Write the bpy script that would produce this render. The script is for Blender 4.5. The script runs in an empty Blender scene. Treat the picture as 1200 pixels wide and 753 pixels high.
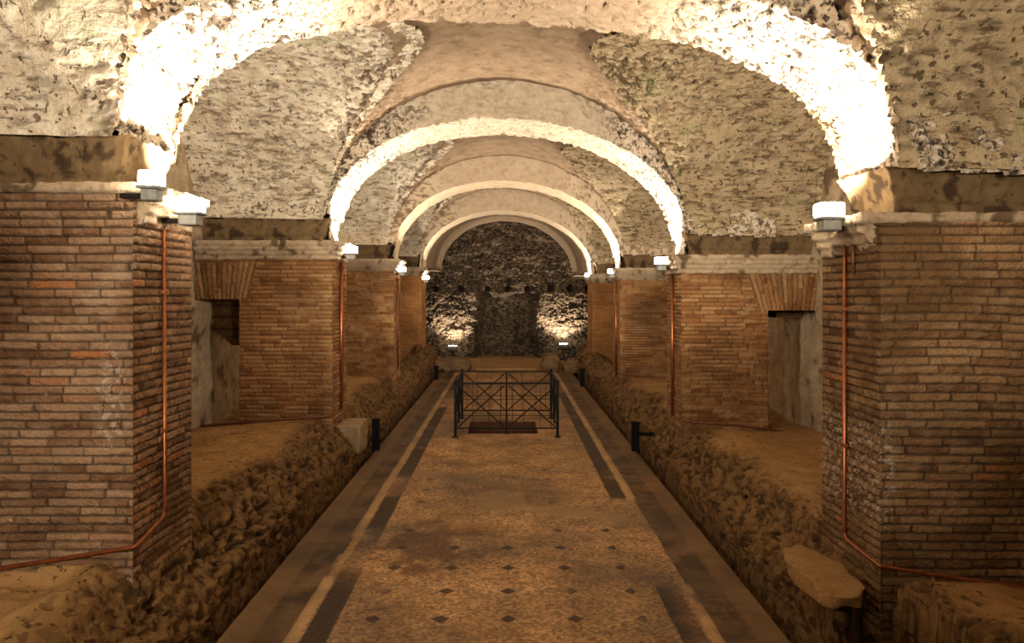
import bpy, bmesh, math, random
import numpy as np
from mathutils import Vector

random.seed(7)
SC = bpy.context.scene
COL = SC.collection
F = 850.0            # focal length in pixels of the 1200 px wide frame
CAM_Z = 2.0

# ------------------------------------------------------------------ numpy noise
def _h(ix, iy, iz, seed):
    h = (ix.astype(np.int64) * 374761393 + iy.astype(np.int64) * 668265263 + iz.astype(np.int64) * 2147483647 + seed * 974711) & 0xFFFFFFFF
    h = ((h ^ (h >> 13)) * 1274126177) & 0xFFFFFFFF
    h = ((h ^ (h >> 16)) * 2246822519) & 0xFFFFFFFF
    h = h ^ (h >> 15)
    return (h & 0xFFFFFF).astype(np.float64) / 16777215.0

def vnoise(P, seed=0):
    i = np.floor(P).astype(np.int64); f = P - i
    f = f * f * f * (f * (f * 6 - 15) + 10)
    x, y, z = i[..., 0], i[..., 1], i[..., 2]
    r = 0
    for dx in (0, 1):
        wx = f[..., 0] if dx else 1 - f[..., 0]
        for dy in (0, 1):
            wy = f[..., 1] if dy else 1 - f[..., 1]
            for dz in (0, 1):
                wz = f[..., 2] if dz else 1 - f[..., 2]
                r = r + wx * wy * wz * _h(x + dx, y + dy, z + dz, seed)
    return r * 2 - 1

def fbm(P, scale=1.0, octv=4, seed=0, gain=.5):
    a, s, r = 1.0, scale, 0
    for o in range(octv):
        r = r + a * vnoise(P * s + o * 17.3, seed + o)
        a *= gain; s *= 2.03
    return r

def worley(P, seed=0):
    i = np.floor(P).astype(np.int64)
    f1 = np.full(P.shape[:-1], 9.0); f2 = f1.copy(); cid = np.zeros(P.shape[:-1])
    for dx in (-1, 0, 1):
        for dy in (-1, 0, 1):
            for dz in (-1, 0, 1):
                c = i + np.array((dx, dy, dz))
                x, y, z = c[..., 0], c[..., 1], c[..., 2]
                q = np.stack((x + _h(x, y, z, seed), y + _h(x, y, z, seed + 1), z + _h(x, y, z, seed + 2)), -1)
                d = np.sqrt(((P - q) ** 2).sum(-1))
                near = d < f1
                f2 = np.where(near, f1, np.minimum(f2, d))
                cid = np.where(near, _h(x, y, z, seed + 3), cid)
                f1 = np.where(near, d, f1)
    return f1, f2, cid

def sst(a, b, x):
    t = np.clip((x - a) / (b - a), 0, 1)
    return t * t * (3 - 2 * t)

# ------------------------------------------------------------------ objects
def tag(o, label=None, cat=None, group=None, kind=None):
    if label: o['label'] = label
    if cat: o['category'] = cat
    if group: o['group'] = group
    if kind: o['kind'] = kind
    return o

def empty(name, loc, label=None, cat=None, group=None, kind=None, rz=0):
    o = bpy.data.objects.new(name, None); COL.objects.link(o)
    o.location = loc; o.rotation_euler = (0, 0, rz); o.empty_display_size = .1
    return tag(o, label, cat, group, kind)

class Geo:
    """collects vertices / quads / attributes, then links them as ONE mesh object"""
    def __init__(s): s.v = []; s.f = []; s.a = {}; s.n = 0
    def grid(s, P, mask=None, flip=False, **attr):
        n, m = P.shape[:2]
        idx = np.arange(n * m).reshape(n, m) + s.n
        q = np.stack((idx[:-1, :-1], idx[1:, :-1], idx[1:, 1:], idx[:-1, 1:]), -1)
        if flip: q = q[..., ::-1]
        q = q.reshape(-1, 4)
        if mask is not None: q = q[mask.reshape(-1)]
        s.v.append(P.reshape(-1, 3)); s.f.append(q); s.n += n * m
        for k, a in attr.items():
            s.a.setdefault(k, {})[len(s.v) - 1] = np.broadcast_to(a, (n, m)).reshape(-1)
        return s
    def build(s, name, mat, parent=None, smooth=True, origin=None):
        V = np.concatenate(s.v); Q = np.concatenate(s.f)
        off = np.zeros(3)
        if parent is not None: off = np.array(parent_origin(parent))
        elif origin is not None: off = np.array(origin)
        used = np.zeros(len(V), bool); used[Q.reshape(-1)] = True
        remap = np.cumsum(used) - 1
        attrs = {}
        for k, d in s.a.items():
            attrs[k] = np.concatenate([d.get(i, np.zeros(len(v))) for i, v in enumerate(s.v)])[used]
        V = V[used] - off; Q = remap[Q]
        me = bpy.data.meshes.new(name)
        me.vertices.add(len(V)); me.vertices.foreach_set('co', V.astype(np.float32).ravel())
        me.loops.add(len(Q) * 4); me.loops.foreach_set('vertex_index', Q.astype(np.int32).ravel())
        me.polygons.add(len(Q)); me.polygons.foreach_set('loop_start', (np.arange(len(Q)) * 4).astype(np.int32))
        me.polygons.foreach_set('loop_total', np.full(len(Q), 4, np.int32))
        me.polygons.foreach_set('use_smooth', np.full(len(Q), smooth))
        for k, a in attrs.items():
            at = me.attributes.new(k, 'FLOAT', 'POINT'); at.data.foreach_set('value', a.astype(np.float32))
        me.update(calc_edges=True); me.validate()
        me.materials.append(mat)
        o = bpy.data.objects.new(name, me); COL.objects.link(o)
        if parent is not None: o.parent = parent
        elif origin is not None: o.location = origin
        return o

def parent_origin(p):
    l = Vector((0, 0, 0))
    while p is not None: l = l + Vector(p.location); p = p.parent
    return l

def bobj(name, bm, mat, parent=None, smooth=False, loc=None):
    """a bmesh given in local coordinates of its parent"""
    me = bpy.data.meshes.new(name); bm.normal_update(); bm.to_mesh(me); bm.free()
    if smooth:
        for p in me.polygons: p.use_smooth = True
    me.materials.append(mat)
    o = bpy.data.objects.new(name, me); COL.objects.link(o)
    if parent is not None: o.parent = parent
    if loc is not None: o.location = loc
    return o

def box(bm, lo, hi, bevel=0.0):
    lo, hi = Vector(lo), Vector(hi)
    r = bmesh.ops.create_cube(bm, size=1)
    for v in r['verts']:
        v.co = Vector([(lo[i] + hi[i]) / 2 + v.co[i] * (hi[i] - lo[i]) for i in range(3)])
    if bevel:
        es = list({e for v in r['verts'] for e in v.link_edges})
        bmesh.ops.bevel(bm, geom=es, offset=bevel, segments=2, affect='EDGES', profile=.5)

def bar(bm, a, b, r=.01, seg=8, flat=None):
    """a round (or flat: (w,t)) bar between two points"""
    a, b = Vector(a), Vector(b); d = b - a
    q = d.to_track_quat('Z', 'Y')
    if flat:
        res = bmesh.ops.create_cube(bm, size=1)
        for v in res['verts']:
            v.co = (a + b) / 2 + q @ Vector((v.co.x * flat[0], v.co.y * flat[1], v.co.z * d.length))
    else:
        res = bmesh.ops.create_cone(bm, cap_ends=True, segments=seg, radius1=r, radius2=r, depth=d.length)
        for v in res['verts']: v.co = (a + b) / 2 + q @ v.co

def tube(bm, pts, r=.01, seg=8):
    pts = [Vector(p) for p in pts]
    rings = []
    for i, p in enumerate(pts):
        t = (pts[min(i + 1, len(pts) - 1)] - pts[max(i - 1, 0)]).normalized()
        up = Vector((0, 0, 1)) if abs(t.z) < .9 else Vector((0, 1, 0))
        x = t.cross(up).normalized(); y = x.cross(t)
        rings.append([bm.verts.new(p + x * math.cos(2 * math.pi * k / seg) * r + y * math.sin(2 * math.pi * k / seg) * r) for k in range(seg)])
    for A, B in zip(rings, rings[1:]):
        for k in range(seg): bm.faces.new((A[k], A[(k + 1) % seg], B[(k + 1) % seg], B[k]))
    bm.faces.new(rings[0][::-1]); bm.faces.new(rings[-1])

def rounded(pts, r=.05, n=5):
    """a polyline with its corners rounded"""
    pts = [Vector(p) for p in pts]; out = [pts[0]]
    for a, b, c in zip(pts, pts[1:], pts[2:]):
        d1 = (a - b); d2 = (c - b)
        k = min(r, d1.length * .45, d2.length * .45)
        p, q = b + d1.normalized() * k, b + d2.normalized() * k
        for i in range(n + 1):
            t = i / n
            out.append(p * (1 - t) ** 2 + b * 2 * t * (1 - t) + q * t * t)
    out.append(pts[-1]); return out

# ------------------------------------------------------------------ materials
class Mat:
    def __init__(s, name):
        s.m = bpy.data.materials.new(name); s.m.use_nodes = True
        s.t = s.m.node_tree; s.b = s.t.nodes['Principled BSDF']
        s.pos = s.t.nodes.new('ShaderNodeNewGeometry').outputs['Position']
    def n(s, typ, ins=(), **kw):
        nd = s.t.nodes.new(typ)
        for k, v in kw.items(): setattr(nd, k, v)
        for k, v in (ins.items() if isinstance(ins, dict) else enumerate(ins)):
            s.set(nd.inputs[k], v)
        return nd
    def set(s, inp, v):
        if isinstance(v, bpy.types.NodeSocket): s.t.links.new(v, inp)
        elif v is not None:
            if inp.type == 'RGBA' and len(v) == 3: v = (*v, 1)
            inp.default_value = v
    def attr(s, name): return s.n('ShaderNodeAttribute', attribute_name=name).outputs['Fac']
    def math(s, op, a, b=None, c=None, clamp=False):
        return s.n('ShaderNodeMath', [a] + [x for x in (b, c) if x is not None], operation=op, use_clamp=clamp).outputs[0]
    def noise(s, scale=5, detail=4, vec=None, rough=.55, dist=0):
        return s.n('ShaderNodeTexNoise', {'Vector': vec or s.pos, 'Scale': scale, 'Detail': detail, 'Roughness': rough, 'Distortion': dist}).outputs['Fac']
    def voro(s, scale=5, vec=None, feature='F1', out='Distance', rnd=1):
        return s.n('ShaderNodeTexVoronoi', {'Vector': vec or s.pos, 'Scale': scale, 'Randomness': rnd}, feature=feature).outputs[out]
    def ramp(s, fac, stops, interp='LINEAR'):
        nd = s.n('ShaderNodeValToRGB', [fac]); cr = nd.color_ramp; cr.interpolation = interp
        while len(cr.elements) < len(stops): cr.elements.new(.5)
        for e, (p, c) in zip(cr.elements, stops):
            e.position = p; e.color = (c, c, c, 1) if isinstance(c, (int, float)) else (*c, 1)
        return nd.outputs['Color']
    def step(s, x, a, b): return s.n('ShaderNodeMapRange', [x, a, b, 0, 1], interpolation_type='SMOOTHSTEP').outputs[0]
    def mix(s, fac, a, b, mode='MIX'):
        nd = s.n('ShaderNodeMix', data_type='RGBA', blend_type=mode)
        s.set(nd.inputs[0], fac); s.set(nd.inputs[6], a); s.set(nd.inputs[7], b)
        return nd.outputs[2]
    def sep(s, v=None):
        nd = s.n('ShaderNodeSeparateXYZ', [v or s.pos]); return nd.outputs
    def comb(s, x, y, z): return s.n('ShaderNodeCombineXYZ', [x, y, z]).outputs[0]
    def bump(s, h, dist=.01, strength=1.0, normal=None):
        return s.n('ShaderNodeBump', {'Height': h, 'Distance': dist, 'Strength': strength, **({'Normal': normal} if normal else {})}).outputs[0]
    def out(s, color, rough=.9, bump=None, metal=0, spec=.25):
        s.set(s.b.inputs['Base Color'], color); s.set(s.b.inputs['Roughness'], rough)
        s.set(s.b.inputs['Metallic'], metal); s.set(s.b.inputs['Specular IOR Level'], spec)
        if bump: s.set(s.b.inputs['Normal'], bump)
        return s.m

def brick_mat(name, tones, mortar, stain=(.55, 1.1), pale=.25, dark_base=.6, tint=(1, .93, .76), lime=None):
    m = Mat(name)
    bid, mt = m.attr('bid'), m.attr('mortar')
    col = m.ramp(bid, tones)
    n1 = m.noise(1.3, 5); n2 = m.noise(9, 5); n3 = m.noise(60, 3)
    col = m.mix(m.step(n2, .35, .75), col, m.mix(.5, col, (.42, .31, .20)), 'MIX')
    pal = m.math('MULTIPLY', m.step(m.noise(2.1, 6, rough=.7), .52, .72), pale)
    col = m.mix(pal, col, (.55, .45, .33))
    col = m.mix(1.0, col, m.ramp(n1, [(.3, stain[0]), (.7, stain[1])]), 'MULTIPLY')
    col = m.mix(m.math('MULTIPLY', mt, .85), col, mortar)
    # patches of old soot and damp
    soot = m.step(m.noise(.85, 5, rough=.6), .50, .62)
    col = m.mix(m.math('MULTIPLY', soot, dark_base), col, (.12, .068, .027))
    spk = m.math('MULTIPLY', m.step(m.noise(16, 3), .72, .78), .7)
    col = m.mix(spk, col, (.62, .52, .38))
    mott = m.noise(38, 4, rough=.7)
    col = m.mix(m.math('MULTIPLY', m.step(mott, .45, .68), .45), col, m.mix(.55, col, (.09, .055, .028)))
    col = m.mix(1.0, col, tint, 'MULTIPLY')
    if lime:   # a run of white lime over the bricks
        x, y, z = m.sep()
        dx = m.math('DIVIDE', m.math('SUBTRACT', x, lime[0]), lime[2]); dz = m.math('DIVIDE', m.math('SUBTRACT', z, lime[1]), lime[3])
        rr = m.math('ADD', m.math('MULTIPLY', dx, dx), m.math('MULTIPLY', dz, dz))
        lm = m.math('MULTIPLY', m.math('SUBTRACT', 1.0, m.step(rr, .2, 1.0)), m.step(m.noise(26, 4, rough=.7), .50, .60))
        col = m.mix(m.math('MULTIPLY', lm, .55), col, (.62, .53, .42))
    h = m.math('ADD', m.math('MULTIPLY', n3, .8), n2)
    return m.out(col, .9, m.bump(h, .024, 1.0))

def stone_mat(name, pale, mid, dark, pits=1.0, scale=1.0, bumpd=.03, lines=0.0, green=0.0, rubtint=None, hole_at=.61, tint=None):
    """rubble concrete and plaster: attr rub = rough core exposed, attr pit = hollow"""
    m = Mat(name)
    rub, pit = m.attr('rub'), m.attr('pit')
    n1 = m.noise(.9 * scale, 6, rough=.6); n2 = m.noise(5 * scale, 6, rough=.65); n3 = m.noise(34 * scale, 4)
    col = m.ramp(n2, [(.28, mid), (.62, pale)])
    col = m.mix(m.step(n1, .5, .78), col, mid)
    if lines:
        x, y, z = m.sep()
        wz = m.math('ADD', m.math('MULTIPLY', z, 24.0), m.math('MULTIPLY', m.noise(1.2, 3), 4.0))
        v = m.comb(m.math('MULTIPLY', x, 6.0), m.math('MULTIPLY', y, 6.0), wz)
        ln = m.step(m.noise(1.0, 5, vec=v, rough=.7), .50, .64)
        col = m.mix(m.math('MULTIPLY', ln, lines), col, dark)
    vr = m.voro(17 * scale, out='Color')
    stones = m.ramp(m.n('ShaderNodeSeparateColor', [vr]).outputs[0], [(0, dark), (.25, mid), (.6, pale), (1, pale)])
    col = m.mix(m.math('MULTIPLY', rub, .75), col, stones)
    if rubtint: col = m.mix(rub, col, m.mix(1.0, col, rubtint, 'MULTIPLY'))
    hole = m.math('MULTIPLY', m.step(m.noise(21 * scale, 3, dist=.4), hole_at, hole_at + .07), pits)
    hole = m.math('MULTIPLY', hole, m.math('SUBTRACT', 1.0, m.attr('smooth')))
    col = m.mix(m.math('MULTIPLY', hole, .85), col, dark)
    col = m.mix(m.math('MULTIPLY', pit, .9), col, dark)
    col = m.mix(m.math('MULTIPLY', m.attr('crown'), .85), col, m.mix(n2, (.15, .098, .058), (.27, .185, .115)))  # brown crown plaster; on the nearest arch it also paints in dimmer lamp light
    if green:
        g = m.math('MULTIPLY', m.step(m.noise(1.7, 4), .56, .7), green)
        col = m.mix(g, col, (.20, .26, .10))
    if tint: col = m.mix(1.0, col, tint, 'MULTIPLY')
    h = m.math('SUBTRACT', m.math('ADD', n2, m.math('MULTIPLY', n3, .35)), m.math('MULTIPLY', hole, .5))
    return m.out(col, .92, m.bump(h, bumpd, .9))

BR_NEAR = brick_mat('old_brick', [(0, (.17, .085, .045)), (.25, (.30, .18, .105)), (.55, (.40, .26, .165)), (.85, (.47, .33, .22)), (.97, (.42, .23, .14)), (.99, (.52, .21, .07))], (.04, .024, .013), pale=.5, dark_base=.6, tint=(1.04, .95, .85), lime=(-2.12, 1.42, .10, .38))
BR_RIGHT = brick_mat('brown_brick', [(0, (.15, .075, .04)), (.3, (.25, .14, .075)), (.6, (.33, .20, .115)), (.97, (.38, .25, .15)), (.99, (.48, .19, .06))], (.038, .021, .010), pale=.22, dark_base=.55, lime=(2.02, 1.0, .085, .36), tint=(.95, .86, .68))
BR_MID = brick_mat('orange_brick', [(0, (.22, .10, .04)), (.3, (.36, .18, .08)), (.65, (.44, .25, .12)), (1, (.52, .36, .21))], (.15, .08, .038), pale=.3, dark_base=.4, tint=(1.0, .86, .66))
BR_FAR = brick_mat('ochre_brick', [(0, (.34, .17, .065)), (.5, (.42, .22, .09)), (1, (.50, .28, .12))], (.30, .16, .07), pale=.12, dark_base=.3, tint=(1.15, .95, .72))
IMPOST = stone_mat('impost_stone', (.46, .36, .24), (.33, .23, .14), (.10, .06, .03), pits=.4, scale=1.5, bumpd=.015)
FRIEZE = stone_mat('shaded_mortar', (.17, .11, .05), (.11, .066, .03), (.04, .022, .010), pits=.6, bumpd=.02)  # mortar of the robbed cornice bed, colour darkened to add the slot's shade
VAULT_L = stone_mat('pale_vault_plaster', (.68, .60, .47), (.47, .37, .25), (.12, .075, .04), pits=.95, lines=.75, green=.3, bumpd=.05)
VAULT_R = stone_mat('tan_vault_concrete', (.46, .36, .22), (.31, .22, .125), (.09, .055, .026), pits=1.0, lines=.85, green=.25, bumpd=.05)
VAULT_C = stone_mat('brown_crown_plaster', (.31, .22, .14), (.20, .13, .075), (.10, .06, .034), pits=.3, bumpd=.015, lines=.5)
ARCH = stone_mat('white_arch_rubble', (.60, .51, .39), (.44, .35, .25), (.02, .010, .005), pits=1.0, scale=1.3, hole_at=.555)
ARCH_S = stone_mat('smooth_arch_plaster', (.60, .48, .34), (.48, .36, .24), (.18, .11, .06), pits=.35, bumpd=.012)
PLAST = stone_mat('stained_wall_plaster', (.50, .39, .25), (.30, .20, .11), (.11, .066, .03), pits=.4, lines=.25)
EARTH = stone_mat('earthy_rubble', (.44, .29, .15), (.28, .17, .08), (.035, .018, .007), pits=.8, scale=1.0, bumpd=.03, rubtint=(.42, .39, .34), tint=(1, .90, .70))
SLAB = stone_mat('slab_stone', (.40, .28, .16), (.28, .18, .09), (.10, .06, .03), pits=.6, scale=2, bumpd=.014, tint=(.8, .68, .48))
SLABP = stone_mat('pale_slab_stone', (.34, .235, .135), (.22, .145, .075), (.08, .045, .022), pits=.4, scale=2, bumpd=.008)
BLOCK = stone_mat('brown_block_stone', (.20, .125, .06), (.12, .07, .032), (.04, .02, .01), pits=.5, scale=1.2, bumpd=.02)
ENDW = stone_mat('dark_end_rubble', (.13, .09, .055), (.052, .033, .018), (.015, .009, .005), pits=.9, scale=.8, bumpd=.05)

def simple(name, color, rough=.5, metal=0, spec=.4, bump=None):
    m = Mat(name)
    n = m.noise(25, 3)
    c = m.mix(m.step(n, .4, .7), color, tuple(x * .7 for x in color))
    return m.out(c, rough, m.bump(n, .002, .5) if bump else None, metal, spec)
IRON = simple('black_iron', (.012, .009, .007), .6, 0, .15, bump=1)
COPPER = simple('copper_conduit', (.42, .14, .055), .38, .85)
COPPER_D = simple('brown_conduit', (.22, .08, .035), .5, .5)
LAMPBODY = simple('lamp_grey', (.30, .30, .27), .5, .3)
BLACKBOX = simple('black_box', (.006, .006, .008), .8, 0, .1)
PITM = simple('pit_earth', (.09, .035, .018), .95, bump=1)
def glow(name, color, strength):
    m = bpy.data.materials.new(name); m.use_nodes = True
    b = m.node_tree.nodes['Principled BSDF']
    b.inputs['Emission Color'].default_value = (*color, 1); b.inputs['Emission Strength'].default_value = strength
    b.inputs['Base Color'].default_value = (.9, .9, .85, 1)
    return m
GLASS = glow('lit_lamp_glass', (1, .88, .70), 26)

# ------------------------------------------------------------------ layout
PIER_Y = [-.62, 3.88, 8.31, 12.85, 17.0]
THICK = [.74, .72, .74, .76, .95]
XP = 2.0
XO = 3.57                     # outer walls
Y_END = 22.3
def tilt(x): return -.035 * x  # the right side of the building lies a little lower
SLOT_B = {-1: 2.59, 1: 2.43}  # top of the impost
SLOT_T = {-1: 2.81, 1: 2.65}  # foot of the vault above
SIDE = {-1: 'left', 1: 'right'}

# ------------------------------------------------------------------ bricks
RH = .047
def bricks(u, v, seed=0, L=.23, wob=.010):
    P = np.stack((u * 1.7, v * 1.7, np.full_like(u, seed * 3.7)), -1)
    v2 = v + wob * vnoise(P, seed)
    row = np.floor(v2 / RH); fv = v2 / RH - row
    z0 = np.zeros_like(row)
    off = _h(row, z0, z0, seed) * .9
    Q = np.stack((u * 3.1, row * 7.7, z0), -1)
    u2 = u + off + .10 * vnoise(Q, seed + 5)
    c = np.floor(u2 / L); fu = u2 / L - c
    bid = _h(row, c, z0, seed + 9)
    prot = _h(row, c, z0, seed + 10)
    d = np.minimum(np.minimum(fv, 1 - fv) * RH, np.minimum(fu, 1 - fu) * L)
    # worn corners and edges
    wear = .5 + .5 * vnoise(np.stack((u * 25, v * 25, z0), -1), seed + 3)
    mt = 1 - sst(.0018, .0055 + .006 * wear ** 2, d)
    dis = (prot - .5) * .012 - mt * .018 - np.where(prot > .985, .022, 0) * (1 - mt)
    dis = dis + .005 * fbm(np.stack((u * 22, v * 22, z0), -1), 1, 3, seed + 4) + .008 * fbm(np.stack((u * 2, v * 2, z0), -1), 1, 2, seed + 6)
    return bid, mt, dis

def lin(a, b, step): return np.linspace(a, b, max(2, int(round(abs(b - a) / step)) + 1))

OPEN = {-1: (3.07, 1.92), 1: (2.99, 1.79)}   # doorway in each cross wall: inner jamb |x|, top

def brick_face(g, kind, side, y0, y1, res_u, res_v, seed, top, opening=True, zb=.12):
    vv = np.arange(zb, top + 1e-6, res_v)
    if kind == 'aisle': uu = lin(y0, y1, res_u)
    else: uu = lin(XP, XO, res_u)
    U, V = np.meshgrid(uu, vv, indexing='ij')
    bid, mt, dis = bricks(U, V, seed)
    mask = None
    if kind != 'aisle' and opening:
        ox, ot = OPEN[side]
        # flat arch of upright bricks over the doorway
        fan = (U - (ox + XO) / 2) / (1 + .35 * (V - ot) / .42)
        b2, m2, d2 = bricks(V, fan + 3, seed + 40, L=.55)
        reg = (V > ot - .03) & (V < ot + .42) & (np.abs(fan) < (XO - ox) / 2 + .1)
        bid = np.where(reg, b2, bid); mt = np.where(reg, m2, mt); dis = np.where(reg, d2, dis)
        uc, vc = (uu[:-1] + uu[1:]) / 2, (vv[:-1] + vv[1:]) / 2
        mask = ~((uc[:, None] > ox) & (vc[None, :] < ot))
    # crumbling arris
    if kind == 'aisle':
        e = np.minimum(U - y0, y1 - U)
        dis = dis * sst(0, .016, e)
        P = np.stack((side * (XP - dis) , U, V), -1)
        P[..., 1] += np.where(U - y0 < 1e-6, 1, 0) * 0
    else:
        s = -1 if kind == 'front' else 1
        yb = y0 if kind == 'front' else y1
        dis = dis * sst(0, .016, U - XP)
        P = np.stack((side * U, yb + s * dis, V), -1)
    g.grid(P, mask, bid=bid, mortar=mt)

def offset_path(y0, y1, out, sd):
    """plan of the pier outline pushed outwards: cross wall front, aisle face, cross wall back"""
    return [(XO, y0 - out), (XP - out, y0 - out), (XP - out, y1 + out), (XO, y1 + out)]

def profile_sweep(g, sd, y0, y1, prof, res=.03, amp=.008, seed=0, fac_front=1.0, jag=0.0, lip=None, **kw):
    """a moulding of profile [(out, z)] carried round the pier"""
    pr = []
    for (a, b) in zip(prof, prof[1:]):
        n = max(1, int(np.hypot(b[0] - a[0], b[1] - a[1]) / res))
        for i in range(n): pr.append((a[0] + (b[0] - a[0]) * i / n, a[1] + (b[1] - a[1]) * i / n))
    pr.append(prof[-1])
    lens = [XO - XP, y1 - y0, XO - XP]
    rows = []
    for (o, z) in pr:
        of = o * fac_front if o > 0 else o
        if lip is not None and z < lip: of = -.05
        p = [(XO, y0 - of), (XP - o, y0 - of), (XP - o, y1 + of), (XO, y1 + of)]
        line = []
        for k in range(3):
            n = max(2, int(lens[k] / res))
            for i in range(n): 
                t = i / n
                line.append((p[k][0] * (1 - t) + p[k + 1][0] * t, p[k][1] * (1 - t) + p[k + 1][1] * t, z))
        line.append((*p[3], z)); rows.append(line)
    P = np.array(rows); P[..., 0] *= sd
    N = np.stack((fbm(P, 14, 3, seed), fbm(P, 14, 3, seed + 11), fbm(P, 14, 3, seed + 23)), -1) * amp
    if jag:
        w = np.maximum(0, fbm(P, 5, 3, seed + 31)) * jag
        c = np.array((sd * (XP + .5), (y0 + y1) / 2, 0)); d = c - P; d[..., 2] = 0
        d /= np.linalg.norm(d, axis=-1, keepdims=True) + 1e-6
        N = N + d * w[..., None]
    pit = sst(.35, .6, fbm(P, 9, 3, seed + 7))
    g.grid(P + N, rub=.3, pit=pit, **kw)

PIER_LABEL = {
    (1, -1): 'tall pale brick pier at far left of the picture, with two bright floodlights',
    (1, 1): 'large brown brick pier at far right of the picture, beside the broken stone slab',
    (2, -1): 'left orange brick pier with a doorway, second along the aisle, beside flat topped slab',
    (2, 1): 'right brick pier with bright doorway, second along the aisle',
    (3, -1): 'left narrow looking ochre brick pier, third along the aisle',
    (3, 1): 'right dim brick pier, third along the aisle, below dark recessed band',
    (4, -1): 'left smooth orange pier standing next to the dark end wall',
    (4, 1): 'right smooth brown pier standing next to the dark end wall',
    (0, -1): 'left brick pier beside the camera', (0, 1): 'right brick pier beside the camera',
}
RES = {0: (.06, RH / 2), 1: (.008, RH / 6), 2: (.012, RH / 4), 3: (.018, RH / 3), 4: (.02, RH / 3)}
for k, y0 in enumerate(PIER_Y):
    y1 = y0 + THICK[k]
    for sd in (-1, 1):
        root = empty('brick_pier', (sd * 2.5, y0 + THICK[k] / 2, .1), PIER_LABEL[k, sd], 'pier', 'brick piers along the aisle', kind='structure' if k == 0 else None)
        g = Geo(); ru, rv = RES[k]
        tb, tt = SLOT_B[sd], SLOT_T[sd]
        top = tb - (.05 if k == 1 else .16)
        mat = {0: BR_FAR, 1: BR_NEAR if sd < 0 else BR_RIGHT, 2: BR_MID, 3: BR_MID, 4: BR_FAR}[k]
        seed = k * 10 + sd + 3
        brick_face(g, 'front', sd, y0, y1, ru, rv, seed, top)
        brick_face(g, 'aisle', sd, y0, y1, ru, rv, seed + 100, top)
        brick_face(g, 'back', sd, y0, y1, max(ru, .03), RH / 2, seed + 200, top)
        # inner jamb and soffit of the doorway
        ox, ot = OPEN[sd]
        yy, zz = lin(y0, y1, .05), lin(.12, ot, .05)
        Y, Z = np.meshgrid(yy, zz, indexing='ij'); b, mt, ds = bricks(Y, Z, seed + 300)
        g.grid(np.stack((sd * (ox + ds), Y, Z), -1), bid=b, mortar=mt)
        xx = lin(ox, XO, .05); X, Y = np.meshgrid(xx, yy, indexing='ij'); b, mt, ds = bricks(X, Y, seed + 400)
        g.grid(np.stack((sd * X, Y, ot + ds * 0), -1), bid=b, mortar=mt)
        g.build('shaft', mat, root)
        # impost moulding and the recessed band above it
        ff = {0: .3, 1: .25, 2: 1, 3: .9, 4: .5}[k]
        res = {0: .1, 1: .014, 2: .02, 3: .03, 4: .04}[k]
        o = .11 if k < 4 else .06
        prof = [(-.01, tb - .22), (.03, tb - .215), (.035, tb - .165), (.058, tb - .16), (.062, tb - .115), (.085, tb - .11), (.09, tb - .06), (o, tb - .055), (o, tb - .005), (-.16, tb)]
        g = Geo(); profile_sweep(g, sd, y0, y1, prof, res, .005, seed, ff, jag=.05 if k in (1, 2) else .02, lip=tb - .058 if k == 1 else None); g.build('impost', IMPOST, root)
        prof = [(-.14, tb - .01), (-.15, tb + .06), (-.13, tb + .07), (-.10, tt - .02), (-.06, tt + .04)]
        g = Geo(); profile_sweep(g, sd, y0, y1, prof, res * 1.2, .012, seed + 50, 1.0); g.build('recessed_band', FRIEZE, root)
        if k == 2:   # broken masonry left hanging in the doorway
            zz = lin(ot - (.56 if sd < 0 else .10), ot + .02, .02); xx = lin(ox - .02 if sd < 0 else ox + .25, XO + .05, .02)
            X, Z = np.meshgrid(xx, zz, indexing='ij')
            cut = zz[0] + .22 * sst(ox + .2, XO, X) if sd < 0 else zz[0]
            Zc = np.maximum(Z, cut + 0 * X)
            b, mt, ds = bricks(X, Zc, 77)
            Yf = y0 + .42 + ds * 1.5 + .02 * fbm(np.stack((X, Zc, X * 0), -1), 9, 3, 5)
            front = np.stack((sd * X, Yf, Zc), -1); back = front.copy(); back[..., 1] = y1 - .02
            g = Geo(); g.grid(front, bid=b * .3, mortar=mt); g.grid(back, bid=b * .3, mortar=mt)
            g.grid(np.stack((front[:, 0], back[:, 0]), 1), bid=.1, mortar=.5)
            g.build('doorway_infill', BR_RIGHT, root)

# ------------------------------------------------------------------ arches
def se(u, n):  # superellipse height for |u|<=1
    return np.maximum(0, 1 - np.abs(np.clip(u, -1, 1)) ** n) ** (1 / n)
#        a     b    n    zs    back
ARCHES = {0: (2.15, 1.2, 2.4, 2.62, .8), 1: (2.2, 1.13, 2.5, 2.62, .85), 2: (2.09, 1.40, 2.1, 2.58, .88), 3: (2.03, 1.42, 2.05, 2.55, .9), 4: (2.0, 1.36, 2.0, 2.55, .95)}
ARCH_LABEL = {1: 'nearest rubble arch, brightly lit, spanning the two nearest piers', 2: 'second bright arch along the aisle with rough broken edges',
              3: 'third lit arch down the aisle', 4: 'farthest thin lit arch before the dark end wall', 0: 'arch overhead of the camera'}
def rubble(P, N, amp, seed, sc=13.0):
    """displace along N like broken opus caementicium"""
    f1, f2, cid = worley(P * sc + .3 * fbm(P, 6, 2, seed)[..., None], seed)
    h = (cid - .5) * .55 + sst(0, .2, f2 - f1) * .25 - .12 + .6 * fbm(P, 4, 5, seed + 4, .6)
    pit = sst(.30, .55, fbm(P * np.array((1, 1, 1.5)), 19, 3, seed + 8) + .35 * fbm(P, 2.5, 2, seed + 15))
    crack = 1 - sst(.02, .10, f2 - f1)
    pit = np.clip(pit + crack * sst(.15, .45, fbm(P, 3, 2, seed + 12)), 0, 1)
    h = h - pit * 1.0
    return P + N * (h * amp)[..., None], pit

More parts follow.
